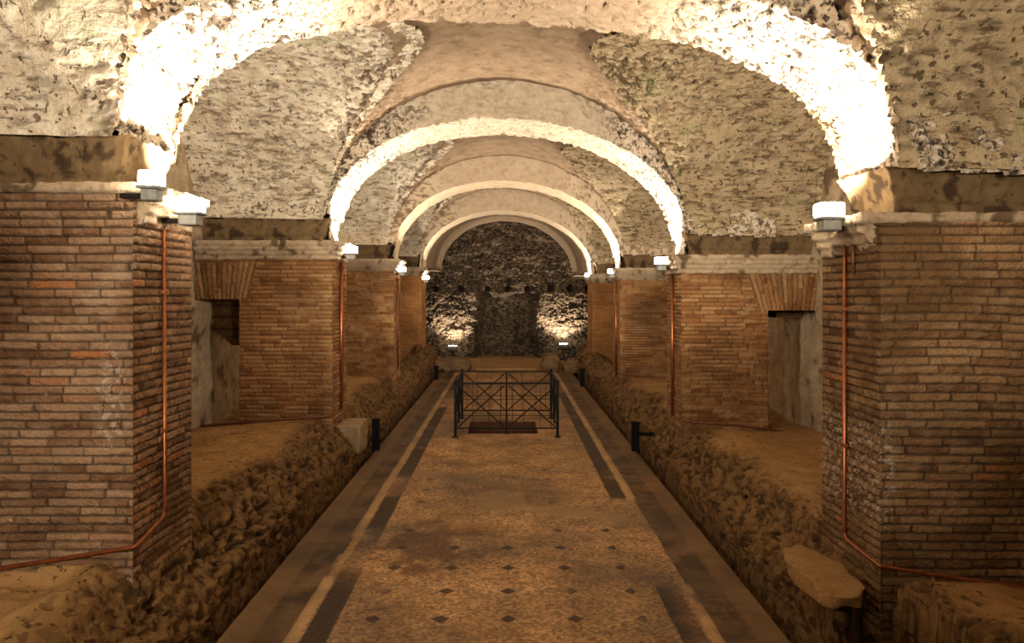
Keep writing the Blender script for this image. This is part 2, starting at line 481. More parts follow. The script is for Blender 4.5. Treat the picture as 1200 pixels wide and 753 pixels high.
for k, (a, b, n, zs, back) in ARCHES.items():
    y0 = PIER_Y[k]; y1 = y0 + back
    res = {0: .1, 1: .014, 2: .018, 3: .035, 4: .05}[k]
    amp = {0: .03, 1: .024, 2: .018, 3: .010, 4: .006}[k]
    L = 5.6
    th = lin(0, math.pi, res / (L / math.pi))
    c, s = np.cos(th), np.sin(th)
    ex = np.sign(c) * np.abs(c) ** (2 / n) * a; ez = np.abs(s) ** (2 / n) * b
    ez[0] = ez[-1] = 0
    # even out the spacing along the curve
    cum = np.concatenate(([0], np.cumsum(np.hypot(np.diff(ex), np.diff(ez))))); t = lin(0, cum[-1], res)
    ex, ez = np.interp(t, cum, ex), np.interp(t, cum, ez)
    # short upright feet down to the impost
    foot = lin(0, .16, res)[1:][::-1]
    ex = np.concatenate((np.full(len(foot), a), ex, np.full(len(foot), -a)))
    ez = np.concatenate((-foot, ez, -foot[::-1])) + zs
    tx, tz = np.gradient(ex), np.gradient(ez); ln = np.hypot(tx, tz) + 1e-9
    nx, nz = -tz / ln, tx / ln          # points inwards
    sgn = np.sign((0 - ex) * nx + (2.8 - ez) * nz); sgn[sgn == 0] = 1
    nx, nz = nx * sgn, nz * sgn
    yy = lin(y0, y1, res)
    E = np.stack((ex, ez, nx, nz), -1)
    P = np.zeros((len(ex), len(yy), 3)); P[..., 0] = ex[:, None]; P[..., 1] = yy[None]; P[..., 2] = (ez + tilt(ex))[:, None]
    N = np.zeros_like(P); N[..., 0] = nx[:, None]; N[..., 2] = nz[:, None]
    g = Geo()
    Q, pit = rubble(P, N, amp, 20 + k)
    # nearest arch: brown crown plaster, painted darker still for the lamps' falloff
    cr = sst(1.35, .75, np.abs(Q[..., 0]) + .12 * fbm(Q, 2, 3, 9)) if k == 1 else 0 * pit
    sm = sst(1.7, 1.2, np.abs(Q[..., 0]) + .3 * fbm(Q, 2, 3, 9)) if k == 2 else 0 * pit
    zl = np.where(Q[:-1, :-1, 0] < 0, SLOT_T[-1], SLOT_T[1] + .07)
    sheet = (Q[:-1, :-1, 2] - tilt(Q[:-1, :-1, 0]) < zl + .03) & ((Q[:-1, :-1, 1] < y0 + .2) | (Q[:-1, :-1, 1] > y1 - .2)) & (np.abs(Q[:-1, :-1, 0]) > 1.9)
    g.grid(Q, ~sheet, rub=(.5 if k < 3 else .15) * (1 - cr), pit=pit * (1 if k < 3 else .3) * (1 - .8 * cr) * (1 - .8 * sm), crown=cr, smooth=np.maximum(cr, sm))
    for yb, s_ in ((y0, -1), (y1, 1)):
        rr = lin(0, 1.0, res * (1 if s_ < 0 else 2))
        P = np.zeros((len(ex), len(rr), 3)); 
        P[..., 0] = ex[:, None] - nx[:, None] * rr[None]; P[..., 2] = (ez + tilt(ex))[:, None] - nz[:, None] * rr[None]; P[..., 1] = yb
        N = np.zeros_like(P); N[..., 1] = s_
        N2 = np.zeros_like(P); N2[..., 0] = nx[:, None]; N2[..., 2] = nz[:, None]
        Qf, pit = rubble(P, N, amp * (1.5 if k in (1, 2) else 1), 40 + k + s_)
        w = np.exp(-rr / .06)[None, :, None]
        edge = Q[:, 0 if s_ < 0 else -1][:, None, :]
        Qf = Qf * (1 - w) + (edge + (P - P[:, :1])) * w
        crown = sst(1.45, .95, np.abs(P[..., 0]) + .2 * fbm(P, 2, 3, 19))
        lowm = (P[:-1, :-1, 2] - tilt(P[:-1, :-1, 0]) < np.where(P[:-1, :-1, 0] < 0, SLOT_T[-1], SLOT_T[1] + .07)) & (np.abs(P[:-1, :-1, 0]) > 2.0)
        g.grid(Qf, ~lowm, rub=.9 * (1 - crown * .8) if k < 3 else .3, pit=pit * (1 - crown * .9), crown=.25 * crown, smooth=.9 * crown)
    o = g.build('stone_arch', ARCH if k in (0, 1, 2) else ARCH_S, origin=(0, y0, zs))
    tag(o, ARCH_LABEL[k], 'arch', 'arches across the aisle', kind='structure' if k == 0 else None)

# ------------------------------------------------------------------ vaults
LA, LB = 2.12, 1.80     # longitudinal barrel
def Lz(x): return 2.62 + LB * se(x / LA, 2.0)
def bay(y0, y1, k, res):
    ym, hy = (y0 + y1) / 2, (y1 - y0) / 2
    bt = {0: 1.5, 1: 1.47, 2: 1.45, 3: 1.4}.get(k, 1.4)
    def Tz(y, sd): return SLOT_T[sd] + bt * se((y - ym) / hy, 2.0) + .02
    # longitudinal barrel
    th = lin(0, math.pi, res / 2.0); yy = lin(y0 - .02, y1 + .02, res)
    X = (np.cos(th) * LA)[:, None] + 0 * yy[None]; Z0 = (2.62 + np.sin(th) * LB)[:, None] + 0 * yy[None]; Y = yy[None] + 0 * X
    P = np.stack((X, Y, Z0 + tilt(X)), -1)
    N = np.stack((-np.cos(th)[:, None] + 0 * Y, 0 * Y, -np.sin(th)[:, None] + 0 * Y), -1)
    rb = sst(.85, 1.3, np.abs(X) + .25 * fbm(P, 1.5, 3, k))
    Qr, pit = rubble(P, N, .03, 60 + k)
    Q = P * (1 - rb[..., None]) + Qr * rb[..., None] + N * (.012 * fbm(P, 2, 4, k + 5))[..., None]
    xm, zm, ymn = X[:-1, :-1], Z0[:-1, :-1], Y[:-1, :-1]
    T = np.where(xm < 0, Tz(ymn, -1), Tz(ymn, 1) + .16)   # tilt removed
    keep = (T < zm + .10)
    g = Geo(); g.grid(Q, keep, rub=rb, pit=pit * rb)
    o = g.build('ceiling', VAULT_C); tag(o, kind='structure')
    # cross vaults over the side bays
    for sd in (-1, 1):
        ph = lin(0, math.pi, res / 1.9); xx = lin(.55, XO + .03, res)
        Y = (ym - np.cos(ph) * hy)[:, None] + 0 * xx[None]; X = xx[None] + 0 * Y
        Zt = (np.sin(ph) * bt)[:, None] + 0 * X
        Z = Zt + SLOT_T[sd] + .02
        P = np.stack((sd * X, Y, Z + tilt(sd * (X - 2)) * .5), -1)
        N = np.stack((0 * X, np.cos(ph)[:, None] + 0 * X, -np.sin(ph)[:, None] + 0 * X), -1)
        rb = sst(2.05, 1.55, X + .30 * fbm(P, 1.3, 3, k + sd))
        Qr, pit = rubble(P, N, .03, 80 + k * 3 + sd)
        # lift-lines and pocks of the laid concrete
        v = P[..., 2] * 24 + .8 * fbm(P, 1.2, 3, 5)
        ln = fbm(np.stack((P[..., 0] * 8, v, P[..., 1] * 8), -1), 1, 4, k + 31)
        pk = sst(.32, .60, ln + .25 * fbm(P, 1.1, 2, 77))
        Qs = P + N * (.018 * fbm(P, 2.5, 5, k + 9) + .006 * fbm(P, 14, 3, k) - .022 * pk)[..., None]
        Q = Qs * (1 - rb[..., None]) + Qr * rb[..., None]
        pit = pit * rb + pk * (1 - rb) * .45
        L = Lz(X[:-1, :-1]); L = np.where(X[:-1, :-1] > LA, 0, L)
        keep = (L + (.08 if sd < 0 else -.08) < Z[:-1, :-1] + .09)
        g = Geo(); g.grid(Q, keep, rub=rb, pit=pit)
        o = g.build('ceiling', VAULT_L if sd < 0 else VAULT_R); tag(o, kind='structure')

for k in range(4):
    bay(PIER_Y[k] + THICK[k], PIER_Y[k + 1], k, {0: .022, 1: .018, 2: .035, 3: .06}[k])
bay(-4.4, PIER_Y[0], 8, .12)
# last stretch: a plain barrel running to the end wall
yy = lin(PIER_Y[4] + .9, Y_END + .05, .06); th = lin(0, math.pi, .03)
X = (np.cos(th) * 2.02)[:, None] + 0 * yy; Z = (2.55 + np.sin(th) * 1.62)[:, None] + 0 * yy; Y = yy[None] + 0 * X
P = np.stack((X, Y, Z + tilt(X)), -1); P[..., 2] += .02 * fbm(P, 2, 4, 3)
g = Geo(); g.grid(P, rub=.2, pit=0.0)
for sd in (-1, 1):   # flat soffits beside it
    xx = lin(2.0, XO, .1); X, Y = np.meshgrid(xx, yy, indexing='ij')
    g.grid(np.stack((sd * X, Y, 2.55 + tilt(sd * X) + 0 * X), -1), rub=.2, pit=0.0)
tag(g.build('ceiling', VAULT_C), kind='structure')

# ------------------------------------------------------------------ outer walls, end walls
for sd in (-1, 1):
    yy, zz = lin(-4.4, Y_END, .05), lin(-.1, 4.5, .05)
    Y, Z = np.meshgrid(yy, zz, indexing='ij'); P = np.stack((sd * XO + 0 * Y, Y, Z), -1)
    P[..., 0] += -sd * (.03 * fbm(P, 2.2, 5, 70) + .008)
    pit = sst(.45, .7, fbm(P, 4, 4, 71))
    g = Geo(); g.grid(P, rub=.15, pit=pit)
    tag(g.build('wall_' + SIDE[sd], PLAST), kind='structure')
# end wall: rough core with a dark recess, a ledge and a row of beam sockets
xx, zz = lin(-XO, XO, .025), lin(-.1, 4.4, .025)
X, Z = np.meshgrid(xx, zz, indexing='ij')
P = np.stack((X, Y_END + 0 * X, Z), -1)
N = np.zeros_like(P); N[..., 1] = -1
Q, pit = rubble(P * np.array((1, 1, 1.6)), N, .0, 90, 6.0)
Qd, pit = rubble(P * np.array((1, 1, 1.7)), N, .09, 91, 5.5); Qd[..., 2] /= 1.7
low = sst(2.05, 1.98, Z)
rec = sst(1.0, .72, np.abs(X + .02) + .12 * fbm(P, 2.5, 3, 92)) * sst(2.05, 1.85, Z + .1 * fbm(P, 3, 2, 93))
Qd[..., 1] += .75 * rec - .12 * low + .14 * sst(1.0, .9, Z) * 0
hole = np.zeros_like(X)
for hx in (-2.2, -1.42, -.58, .02, .62, 1.35, 1.95, 2.5):
    hole = np.maximum(hole, sst(.11, .07, np.hypot((X - hx), (Z - 2.1 + tilt(hx) * 0))))
Qd[..., 1] += .35 * hole
# hollow over the left lamp
Qd[..., 1] += .16 * sst(.5, .2, np.hypot((X + 1.55) * .7, (Z - 1.05) * 2.2) + .15 * fbm(P, 5, 3, 95))
g = Geo(); g.grid(Qd, rub=.8, pit=np.clip(pit + hole, 0, 1))
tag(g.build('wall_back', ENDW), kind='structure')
g = Geo(); P = np.stack(np.meshgrid(lin(-XO, XO, .3), lin(-.1, 4.6, .3), indexing='ij'), -1)
g.grid(np.stack((P[..., 0], -4.4 + 0 * P[..., 0], P[..., 1]), -1), rub=.2, pit=0.0); tag(g.build('wall_front', PLAST), kind='structure')

# ------------------------------------------------------------------ side banks
def bank(sd):
    pf = [(3.62, .46), (3.0, .50), (2.5, .53), (2.2, .53), (2.04, .48), (1.96, .40), (1.90, .31), (1.84, .26), (1.80, .22), (1.775, .12), (1.775, .0), (1.77, -.16), (1.72, -.28), (1.58, -.28)]
    pf = np.array(pf); cum = np.concatenate(([0], np.cumsum(np.hypot(*np.diff(pf, axis=0).T))))
    pieces = [(-4.4, 2.0, .08), (2.0, 6.0, .018), (6.0, 10.5, .028), (10.5, 19.3, .045)]
    g = Geo()
    for ya, yb, res in pieces:
        t = lin(0, cum[-1], max(res, .02)); xs, zs = np.interp(t, cum, pf[:, 0]), np.interp(t, cum, pf[:, 1])
        yy = lin(ya, yb + .01, res)
        X = xs[:, None] + 0 * yy; Z = zs[:, None] + 0 * yy; Y = yy[None] + 0 * X
        W = np.stack((sd * X, Y, Z), -1)
        above = sst(.02, .2, Z)
        low = fbm(W, .8, 3, 30 + sd)
        Z = Z + above * (.05 * low)
        if sd > 0: Z = Z - .06 * above
        face = sst(2.35, 2.05, X + .12 * fbm(W, 1.5, 3, 33 + sd)) 
        # mounds of rubble in front of the near piers
        if sd < 0:
            Z = Z + .02 * np.exp(-((X - 2.35) / .45) ** 2 - ((Y - 3.45) / .35) ** 2) - .14 * np.exp(-((X - 2.15) / .2) ** 2 - ((Y - 3.05) / .22) ** 2)
            Z = Z - .12 * sst(2.1, 2.45, X) * sst(3.95, 3.8, Y) * sst(2.6, 3.2, Y)
            Z = Z - .10 * np.exp(-((X - 2.0) / .12) ** 2 - ((Y - 3.75) / .16) ** 2)
        else:
            Z = Z + sst(.12, .06, np.abs(X - 1.78)) * sst(.75, .6, np.abs(Y - 3.75)) * above * (.40 - Z) * .9
            wob = .07 * fbm(W, 5, 3, 61)
            hol = sst(.19, .12, np.abs(X - 1.94) + wob) * sst(.64, .56, np.abs(Y - 3.40) + wob)
            Z = Z - hol * (Z + .05) * above
            Z = Z + .05 * np.exp(-((X - 2.5) / .25) ** 2 - ((Y - 3.15) / .3) ** 2)
        # broken stumps of walling towards the end
        far = sst(13.6, 14.4, Y) * sst(2.3, 2.0, X) * above
        Z = Z + far * (.12 + .16 * fbm(np.stack((sd * X * .3, Y, X * 0), -1), 2.2, 2, 44 + sd))
        Z = np.where((X < 1.8) & (Y > 5), np.minimum(Z, zs[:, None] + .12), Z)
        W = np.stack((sd * X, Y, Z), -1)
        N = np.zeros_like(W); fx = sst(.0, .25, .25 - np.abs(X - 1.85)) ; N[..., 0] = -sd * fx; N[..., 2] = 1 - .5 * fx
        Wr, pit = rubble(W * np.array((1, .7, 1.3)), N, .045, 35 + sd, 12.0); Wr = Wr / np.array((1, .7, 1.3)); Wr = Wr + N * (.02 * fbm(W, 22, 3, 39))[..., None]
        fac = (face * sst(-.06, .06, Z) + .10)[..., None]
        W2 = W * (1 - fac) + Wr * fac
        W2[..., 2] += (1 - face) * .012 * fbm(W, 6, 4, 38)
        # keep rubble off the walkway
        lim = 1.755 if sd < 0 else 1.72
        W2[..., 0] = np.where(np.abs(W2[..., 0]) < lim, np.where(zs[:, None] > -.05, sd * lim, W2[..., 0]), W2[..., 0])
        g.grid(W2, flip=sd > 0, rub=face, pit=pit * face)
    o = g.build('bank_' + SIDE[sd], EARTH)
    return tag(o, 'long low bank of earth and broken masonry under the %s piers' % SIDE[sd], 'bank', kind='structure')
bank(-1); bank(1)

# ------------------------------------------------------------------ mosaic floor
def floor_mat():
    m = Mat('mosaic_floor')
    x, y, z = m.sep()
    warp = m.math('MULTIPLY', m.math('SUBTRACT', m.noise(2.2, 3), .5), .03)
    xw = m.math('ADD', x, warp)
    ax = m.math('ABSOLUTE', m.math('ADD', xw, .015))
    big = m.noise(.75, 6, rough=.62); med = m.noise(3.2, 6, rough=.68); fin = m.noise(24, 4)
    # tesserae
    tes = m.n('ShaderNodeTexVoronoi', {'Vector': m.pos, 'Scale': 48, 'Randomness': .6}, feature='F1')
    tc = m.n('ShaderNodeSeparateColor', [tes.outputs['Color']]).outputs[0]
    field = m.ramp(med, [(.25, (.20, .12, .06)), (.5, (.34, .225, .125)), (.75, (.47, .33, .20))])
    field = m.mix(1.0, field, m.ramp(tc, [(0, .5), (1, 1.4)]), 'MULTIPLY')
    field = m.mix(m.math('MULTIPLY', m.step(m.noise(1.1, 7, rough=.7), .50, .66), .7), field, (.17, .10, .05))
    # diamonds
    def cell(v, off):
        f = m.math('FRACT', m.math('ADD', m.math('DIVIDE', m.math('SUBTRACT', v, off), .413), .5))
        return m.math('ABSOLUTE', m.math('SUBTRACT', f, .5))
    d = m.math('ADD', cell(xw, .008), cell(y, 4.44))
    dia = m.math('SUBTRACT', 1.0, m.step(m.math('ADD', d, m.math('MULTIPLY', fin, .03)), .135, .15))
    nar = m.math('SUBTRACT', 1.0, m.step(ax, .86, .88))
    dia = m.math('MULTIPLY', m.math('MULTIPLY', dia, nar), m.step(m.noise(.9, 3), .36, .44))
    dia = m.math('MULTIPLY', dia, m.math('SUBTRACT', 1.0, m.math('MULTIPLY', m.step(y, 6.2, 6.5), m.math('SUBTRACT', 1.0, m.math('MULTIPLY', m.step(m.noise(1.7, 2), .52, .6), .7)))))
    field = m.mix(m.math('MULTIPLY', dia, .92), field, (.035, .016, .010))
    # dark patch of lost tesserae, left of centre
    pd = m.n('ShaderNodeVectorMath', [m.comb(m.math('MULTIPLY', x, 1.0), m.math('MULTIPLY', y, .6), 0.0), (-.62, 3.42, 0)], operation='DISTANCE').outputs['Value']
    pd = m.math('ADD', pd, m.math('MULTIPLY', m.math('SUBTRACT', med, .5), .9))
    field = m.mix(m.math('MULTIPLY', m.math('SUBTRACT', 1.0, m.step(pd, .18, .42)), .72), field, (.075, .035, .016))
    # mortar repairs: two wandering grey bands and a square patch
    def band(yc, slope, w, x0, x1):
        yy = m.math('ADD', m.math('SUBTRACT', y, yc), m.math('MULTIPLY', x, slope))
        yy = m.math('ADD', yy, m.math('MULTIPLY', m.math('SUBTRACT', m.noise(1.1, 3), .5), .9))
        b = m.math('SUBTRACT', 1.0, m.step(m.math('ABSOLUTE', yy), w * .75, w))
        return m.math('MULTIPLY', b, m.math('MULTIPLY', m.step(x, x0 - .08, x0), m.math('SUBTRACT', 1.0, m.step(x, x1, x1 + .08))))
    rep = m.math('MAXIMUM', band(7.35, .75, .14, -1.15, .0), band(6.85, .45, .13, .0, 1.25))
    sx = m.math('SUBTRACT', 1.0, m.step(m.math('ABSOLUTE', m.math('ADD', xw, .05)), .22, .24)); sy = m.math('SUBTRACT', 1.0, m.step(m.math('ABSOLUTE', m.math('SUBTRACT', y, 6.95)), .28, .31))
    rep = m.math('MAXIMUM', rep, m.math('MULTIPLY', m.math('MULTIPLY', sx, sy), .9))
    field = m.mix(m.math('MULTIPLY', rep, .85), field, m.mix(med, (.24, .165, .095), (.36, .27, .165)))
    # borders
    strip = m.ramp(m.noise(2.3, 6, rough=.7), [(.3, (.035, .02, .010)), (.48, (.105, .068, .036)), (.75, (.20, .135, .078))])
    blot = m.step(m.noise(2.4, 6, rough=.7), .51, .58)
    strip = m.mix(m.math('MULTIPLY', blot, .85), strip, (.045, .024, .011))
    edge = m.step(ax, 1.44, 1.48)
    strip = m.mix(m.math('MULTIPLY', edge, .6), strip, (.19, .125, .065))
    col = m.mix(m.step(ax, 1.235, 1.245), field, strip)
    def inband(a, b):
        return m.math('MULTIPLY', m.step(ax, a - .008, a + .008), m.math('SUBTRACT', 1.0, m.step(ax, b - .008, b + .008)))
    keep = m.step(m.noise(.8, 4), .40, .47)
    keep2 = m.step(m.noise(.6, 5), .36, .5)
    # the white line of the right side is lost between two breaks
    gap = m.math('MULTIPLY', m.step(x, .2, .3), m.math('MULTIPLY', m.step(y, 4.9, 5.0), m.math('SUBTRACT', 1.0, m.step(y, 6.9, 7.1))))
    ok = m.math('SUBTRACT', 1.0, gap)
    black = m.math('MULTIPLY', inband(1.02, 1.175), m.math('MULTIPLY', keep2, ok))
    white = m.math('MULTIPLY', inband(1.19, 1.265), m.math('MULTIPLY', m.math('MAXIMUM', keep, m.step(y, 6.0, 7.0)), ok))
    col = m.mix(m.math('MULTIPLY', black, .92), col, (.025, .014, .009))
    col = m.mix(m.math('MULTIPLY', white, .7), col, (.44, .32, .19))
    col = m.mix(1.0, col, m.ramp(big, [(.34, .38), (.60, 1.12)]), 'MULTIPLY')
    h = m.math('ADD', m.math('MULTIPLY', tes.outputs['Distance'], -.25), m.math('ADD', med, m.math('MULTIPLY', fin, .4)))
    col = m.mix(1.0, col, (1.08, .95, .77), 'MULTIPLY')
    rough = m.n('ShaderNodeMapRange', [big, .3, .7, .5, .85]).outputs[0]
    return m.out(col, rough, m.bump(h, .008, .7), spec=.3)
FLOOR = floor_mat()
PX0, PX1, PY0, PY1, PD = -.56, .44, 10.25, 11.2, .55
g = Geo()
def flat(x0, x1, y0, y1, z=0.0, n=2):
    X, Y = np.meshgrid(lin(x0, x1, .15), lin(y0, y1, .15), indexing='ij')
    g.grid(np.stack((X, Y, z + 0 * X), -1))
flat(-1.66, 1.62, -4.4, PY0); flat(-1.66, 1.62, PY1, 18.1); flat(-1.66, PX0, PY0, PY1); flat(PX1, 1.62, PY0, PY1)
for (a, b) in (((-1.66, -4.4), (-1.66, 18.1)), ((1.62, 18.1), (1.62, -4.4))):   # slab edge down into the gutter
    g.grid(np.array([[[*a, -.29], [*a, 0]], [[*b, -.29], [*b, 0]]], float))
tag(g.build('floor', FLOOR, smooth=False), kind='structure')
g = Geo(); flat(-XO, XO, 18.1, Y_END + .9, -.02); tag(g.build('floor', EARTH), kind='structure')
g = Geo()   # the sunken shaft inside the railing
for a, b in (((PX0, PY0), (PX1, PY0)), ((PX1, PY0), (PX1, PY1)), ((PX1, PY1), (PX0, PY1)), ((PX0, PY1), (PX0, PY0))):
    g.grid(np.array([[[*a, -PD], [*a, 0]], [[*b, -PD], [*b, 0]]], float))
flat(PX0, PX1, PY0, PY1, -PD)
tag(g.build('floor_pit', PITM, smooth=False), 'dark rectangular pit sunk in the mosaic floor inside the iron railing', 'pit', kind='structure')

# ------------------------------------------------------------------ iron railing round the pit
rx0, rx1, ry0, ry1, RT = -.71, .70, 10.0, 11.5, .74
rail = empty('iron_railing', (0, 10.75, 0), 'low black iron railing with crossed braces around the floor pit', 'railing')
def rp(x, y, z): return (x, y - 10.75, z)
def rpart(name, fn):
    bm = bmesh.new(); fn(bm); return bobj(name, bm, IRON, rail)
mx = (rx0 + rx1) / 2
for px, py in ((rx0, ry0), (rx1, ry0), (rx0, ry1), (rx1, ry1)):
    def f(bm):
        box(bm, rp(px - .018, py - .018, 0), rp(px + .018, py + .018, RT + .01), .004)
        bmesh.ops.create_uvsphere(bm, u_segments=10, v_segments=6, radius=.024, matrix=__import__('mathutils').Matrix.Translation(rp(px, py, RT + .025)))
        box(bm, rp(px - .04, py - .04, 0), rp(px + .04, py + .04, .012))
    rpart('corner_post', f)
sides = [((rx0, ry0), (rx1, ry0)), ((rx0, ry1), (rx1, ry1)), ((rx0, ry0), (rx0, ry1)), ((rx1, ry0), (rx1, ry1))]
for (a, b) in sides:
    A, B = Vector((*a, 0)), Vector((*b, 0)); M = (A + B) / 2
    up = lambda p, z: rp(p.x, p.y, z)
    rpart('top_rail', lambda bm: bar(bm, up(A, RT), up(B, RT), flat=(.022, .022)))
    rpart('bottom_rail', lambda bm: bar(bm, up(A, .125), up(B, .125), flat=(.018, .018)))
    rpart('middle_post', lambda bm: bar(bm, up(M, 0.06), up(M, RT), flat=(.026, .026)))
    for S, E in ((A, M), (M, B)):
        d = (E - S).normalized(); s_, e_ = S + d * .03, E - d * .03
        rpart('cross_brace', lambda bm: bar(bm, up(s_, .14), up(e_, RT - .03), r=.009))
        rpart('cross_brace', lambda bm: bar(bm, up(s_, RT - .03), up(e_, .14), r=.009))
        def wires(bm):
            for t in (.12, .34, .66, .88):
                p = S + (E - S) * t; bar(bm, up(p, .125), up(p, RT), r=.0035, seg=6)
            bar(bm, up(S, .30), up(E, .30), r=.0035, seg=6); bar(bm, up(S, .57), up(E, .57), r=.0035, seg=6)
        rpart('wire_mesh', wires)

# ------------------------------------------------------------------ floodlights on the piers
WARM = (1.0, .875, .70)
def floodlight(x, y, z, aim, label, energy, size=.075, spot=160, group='floodlights on the piers', blend=.35, lantern=True):
    root = empty('floodlight', (x, y, z), label, 'floodlight', group)
    q = Vector(aim).normalized().to_track_quat('Z', 'Y')
    def put(bm):
        for v in bm.verts: v.co = q @ v.co
        return bm
    s = size; up = bool(lantern)
    bm = bmesh.new()
    if up:   # a small lantern: pale box below, glowing glass above
        box(bm, (-s * .7, -s * .7, -.075), (s * .7, s * .7, -.012), .008); box(bm, (-s, -s * .9, -.012), (s, s * .9, .004), .004)
        bobj('housing', bm, LAMPBODY, root)
        bm = bmesh.new(); box(bm, (-s * .92, -s * .8, .004), (s * .92, s * .8, .085), .014); bobj('glass', bm, GLASS, root)
        sg = -1 if x < 0 else 1
        bm = bmesh.new(); box(bm, (min(sg * s * .6, sg * .16), -.02, -.06), (max(sg * s * .6, sg * .16), .02, -.035), .004); bobj('bracket', bm, IRON, root)
    else:
        box(bm, (-s, -s * .75, -.07), (s, s * .75, 0), .012)
        for i in range(5): box(bm, (-s * .8 + i * s * .4 - .004, -s * .6, -.10), (-s * .8 + i * s * .4 + .004, s * .6, -.065))
        bobj('housing', put(bm), LAMPBODY, root)
        bm = bmesh.new(); box(bm, (-s * .9, -s * .64, .001), (s * .9, s * .64, .022), .006); bobj('glass', put(bm), GLASS, root)
        bm = bmesh.new(); bar(bm, (-s - .008, 0, -.03), (-s - .008, 0, -.14), flat=(.006, .03)); bar(bm, (s + .008, 0, -.03), (s + .008, 0, -.14), flat=(.006, .03)); bar(bm, (-s - .01, 0, -.14), (s + .01, 0, -.14), flat=(.006, .03))
        bobj('bracket', put(bm), IRON, root)
        bm = bmesh.new(); bar(bm, (0, 0, -.12), (0, 0, -z - .01), r=.02); box(bm, (-.12, -.12, -z - .01), (.12, .12, -z + .03), .01); bobj('stand', bm, IRON, root)
    ld = bpy.data.lights.new('floodlight_beam', 'SPOT'); ld.energy = energy; ld.color = WARM; ld.spot_size = math.radians(spot); ld.spot_blend = blend; ld.shadow_soft_size = .03
    lo = bpy.data.objects.new('floodlight_beam', ld); COL.objects.link(lo); lo.parent = root
    lo.location = Vector((0, 0, .13)) if up else Vector(aim).normalized() * .06
    lo.rotation_euler = (-Vector(aim)).to_track_quat('Z', 'Y').to_euler()
    return root

floodlight(-1.84, 4.22, 2.46, (.30, .55, .78), 'bright floodlight on the left nearest pier, lower of its pair', 165)
floodlight(-1.86, 3.80, 2.55, (.30, -.75, .75), 'bright floodlight on the left nearest pier, upper of its pair', 26, .06)
floodlight(1.83, 4.12, 2.42, (-.30, .55, .78), 'bright floodlight on the right nearest pier above the copper conduit', 165)
floodlight(-1.86, 8.66, 2.46, (.30, .55, .78), 'small bright floodlight on the second left pier', 130)
floodlight(1.84, 8.66, 2.33, (-.30, .55, .78), 'small bright floodlight on the second right pier', 130)
floodlight(-1.90, 13.1, 2.37, (.30, .55, .78), 'tiny glowing floodlight on the third left pier', 100)
floodlight(1.90, 13.1, 2.33, (-.30, .55, .78), 'tiny glowing floodlight on the third right pier', 100)
floodlight(-1.92, 17.2, 2.30, (.30, .55, .78), 'tiny glowing floodlight on the fourth left pier by the end wall', 60)
floodlight(1.92, 17.2, 2.36, (-.30, .55, .78), 'tiny glowing floodlight on the fourth right pier by the end wall', 60)
# the same lamps on the piers beside the camera
a = floodlight(-1.84, -.2, 2.46, (-.1, .80, .60), 'floodlight on the left pier beside the camera', 185)
b = floodlight(1.84, -.2, 2.40, (.05, .62, .75), 'floodlight on the right pier beside the camera', 115)
# ground lamps washing the end wall
floodlight(-1.62, 21.6, .36, (0.0, .45, .9), 'ground floodlight at the left foot of the end wall', 125, .13, 110, 'ground floodlights at the end wall', .5, False)
floodlight(1.68, 21.6, .42, (0.0, .45, .9), 'ground floodlight at the right foot of the end wall', 160, .13, 110, 'ground floodlights at the end wall', .5, False)

# ------------------------------------------------------------------ conduits
def conduit(pts, r, mat, label, clips=(), group='copper conduits'):
    p0 = Vector(pts[0])
    root = empty('conduit', pts[0], label, 'conduit', group)
    bm = bmesh.new(); tube(bm, [Vector(p) - p0 for p in rounded(pts, .06)], r); bobj('pipe', bm, mat, root, smooth=True)
    for c in clips:
        c = Vector(c) - p0
        bm = bmesh.new(); box(bm, c - Vector((.012, .022, .010)), c + Vector((.012, .022, .010)), .003); bobj('clip', bm, mat, root)
e = .014
conduit([(-1.985, 4.2, 2.36), (-1.98, 4.2, .71), (-1.98, 3.86, .645), (-2.0, 3.86, .64), (-2.9, 3.86, .50), (-3.55, 3.86, .40)], .011, COPPER,
        'copper conduit running down the left nearest pier and along its foot', [(-1.985, 4.2, 2.0), (-1.985, 4.2, 1.2)])
conduit([(1.985, 4.26, 2.28), (1.98, 4.26, .56), (1.98, 3.86, .545), (2.0, 3.86, .54), (2.8, 3.86, .42), (3.55, 3.86, .32)], .011, COPPER,
        'copper conduit running down the right nearest pier and along its foot', [(1.985, 4.26, 1.9), (1.985, 4.26, 1.1)])
conduit([(1.985, 4.16, 2.28), (1.985, 4.16, 2.1)], .009, COPPER_D, 'short conduit stub under the right nearest floodlight')
conduit([(-1.985, 8.7, 2.36), (-1.985, 8.7, .6)], .022, COPPER, 'orange conduit down the second left pier')
conduit([(1.985, 8.7, 2.22), (1.985, 8.7, .52)], .018, COPPER, 'reddish conduit down the second right pier')
conduit([(-2.0, 8.285, .585), (-2.75, 8.285, .53), (-3.5, 8.285, .47)], .013, COPPER_D, 'thin brown conduit along the foot of the second left pier')
conduit([(2.0, 8.285, .53), (2.7, 8.285, .47), (3.5, 8.285, .36)], .013, COPPER_D, 'thin brown conduit along the foot of the second right pier')
conduit([(-1.985, 13.2, 2.26), (-1.985, 13.2, .6)], .02, COPPER_D, 'conduit down the third left pier')
conduit([(1.985, 13.2, 2.2), (1.985, 13.2, .5)], .02, COPPER, 'conduit down the third right pier')
conduit([(2.0, 12.82, .56), (2.9, 12.82, .46), (3.5, 12.82, .40)], .014, COPPER_D, 'dark conduit along the foot of the third right pier')

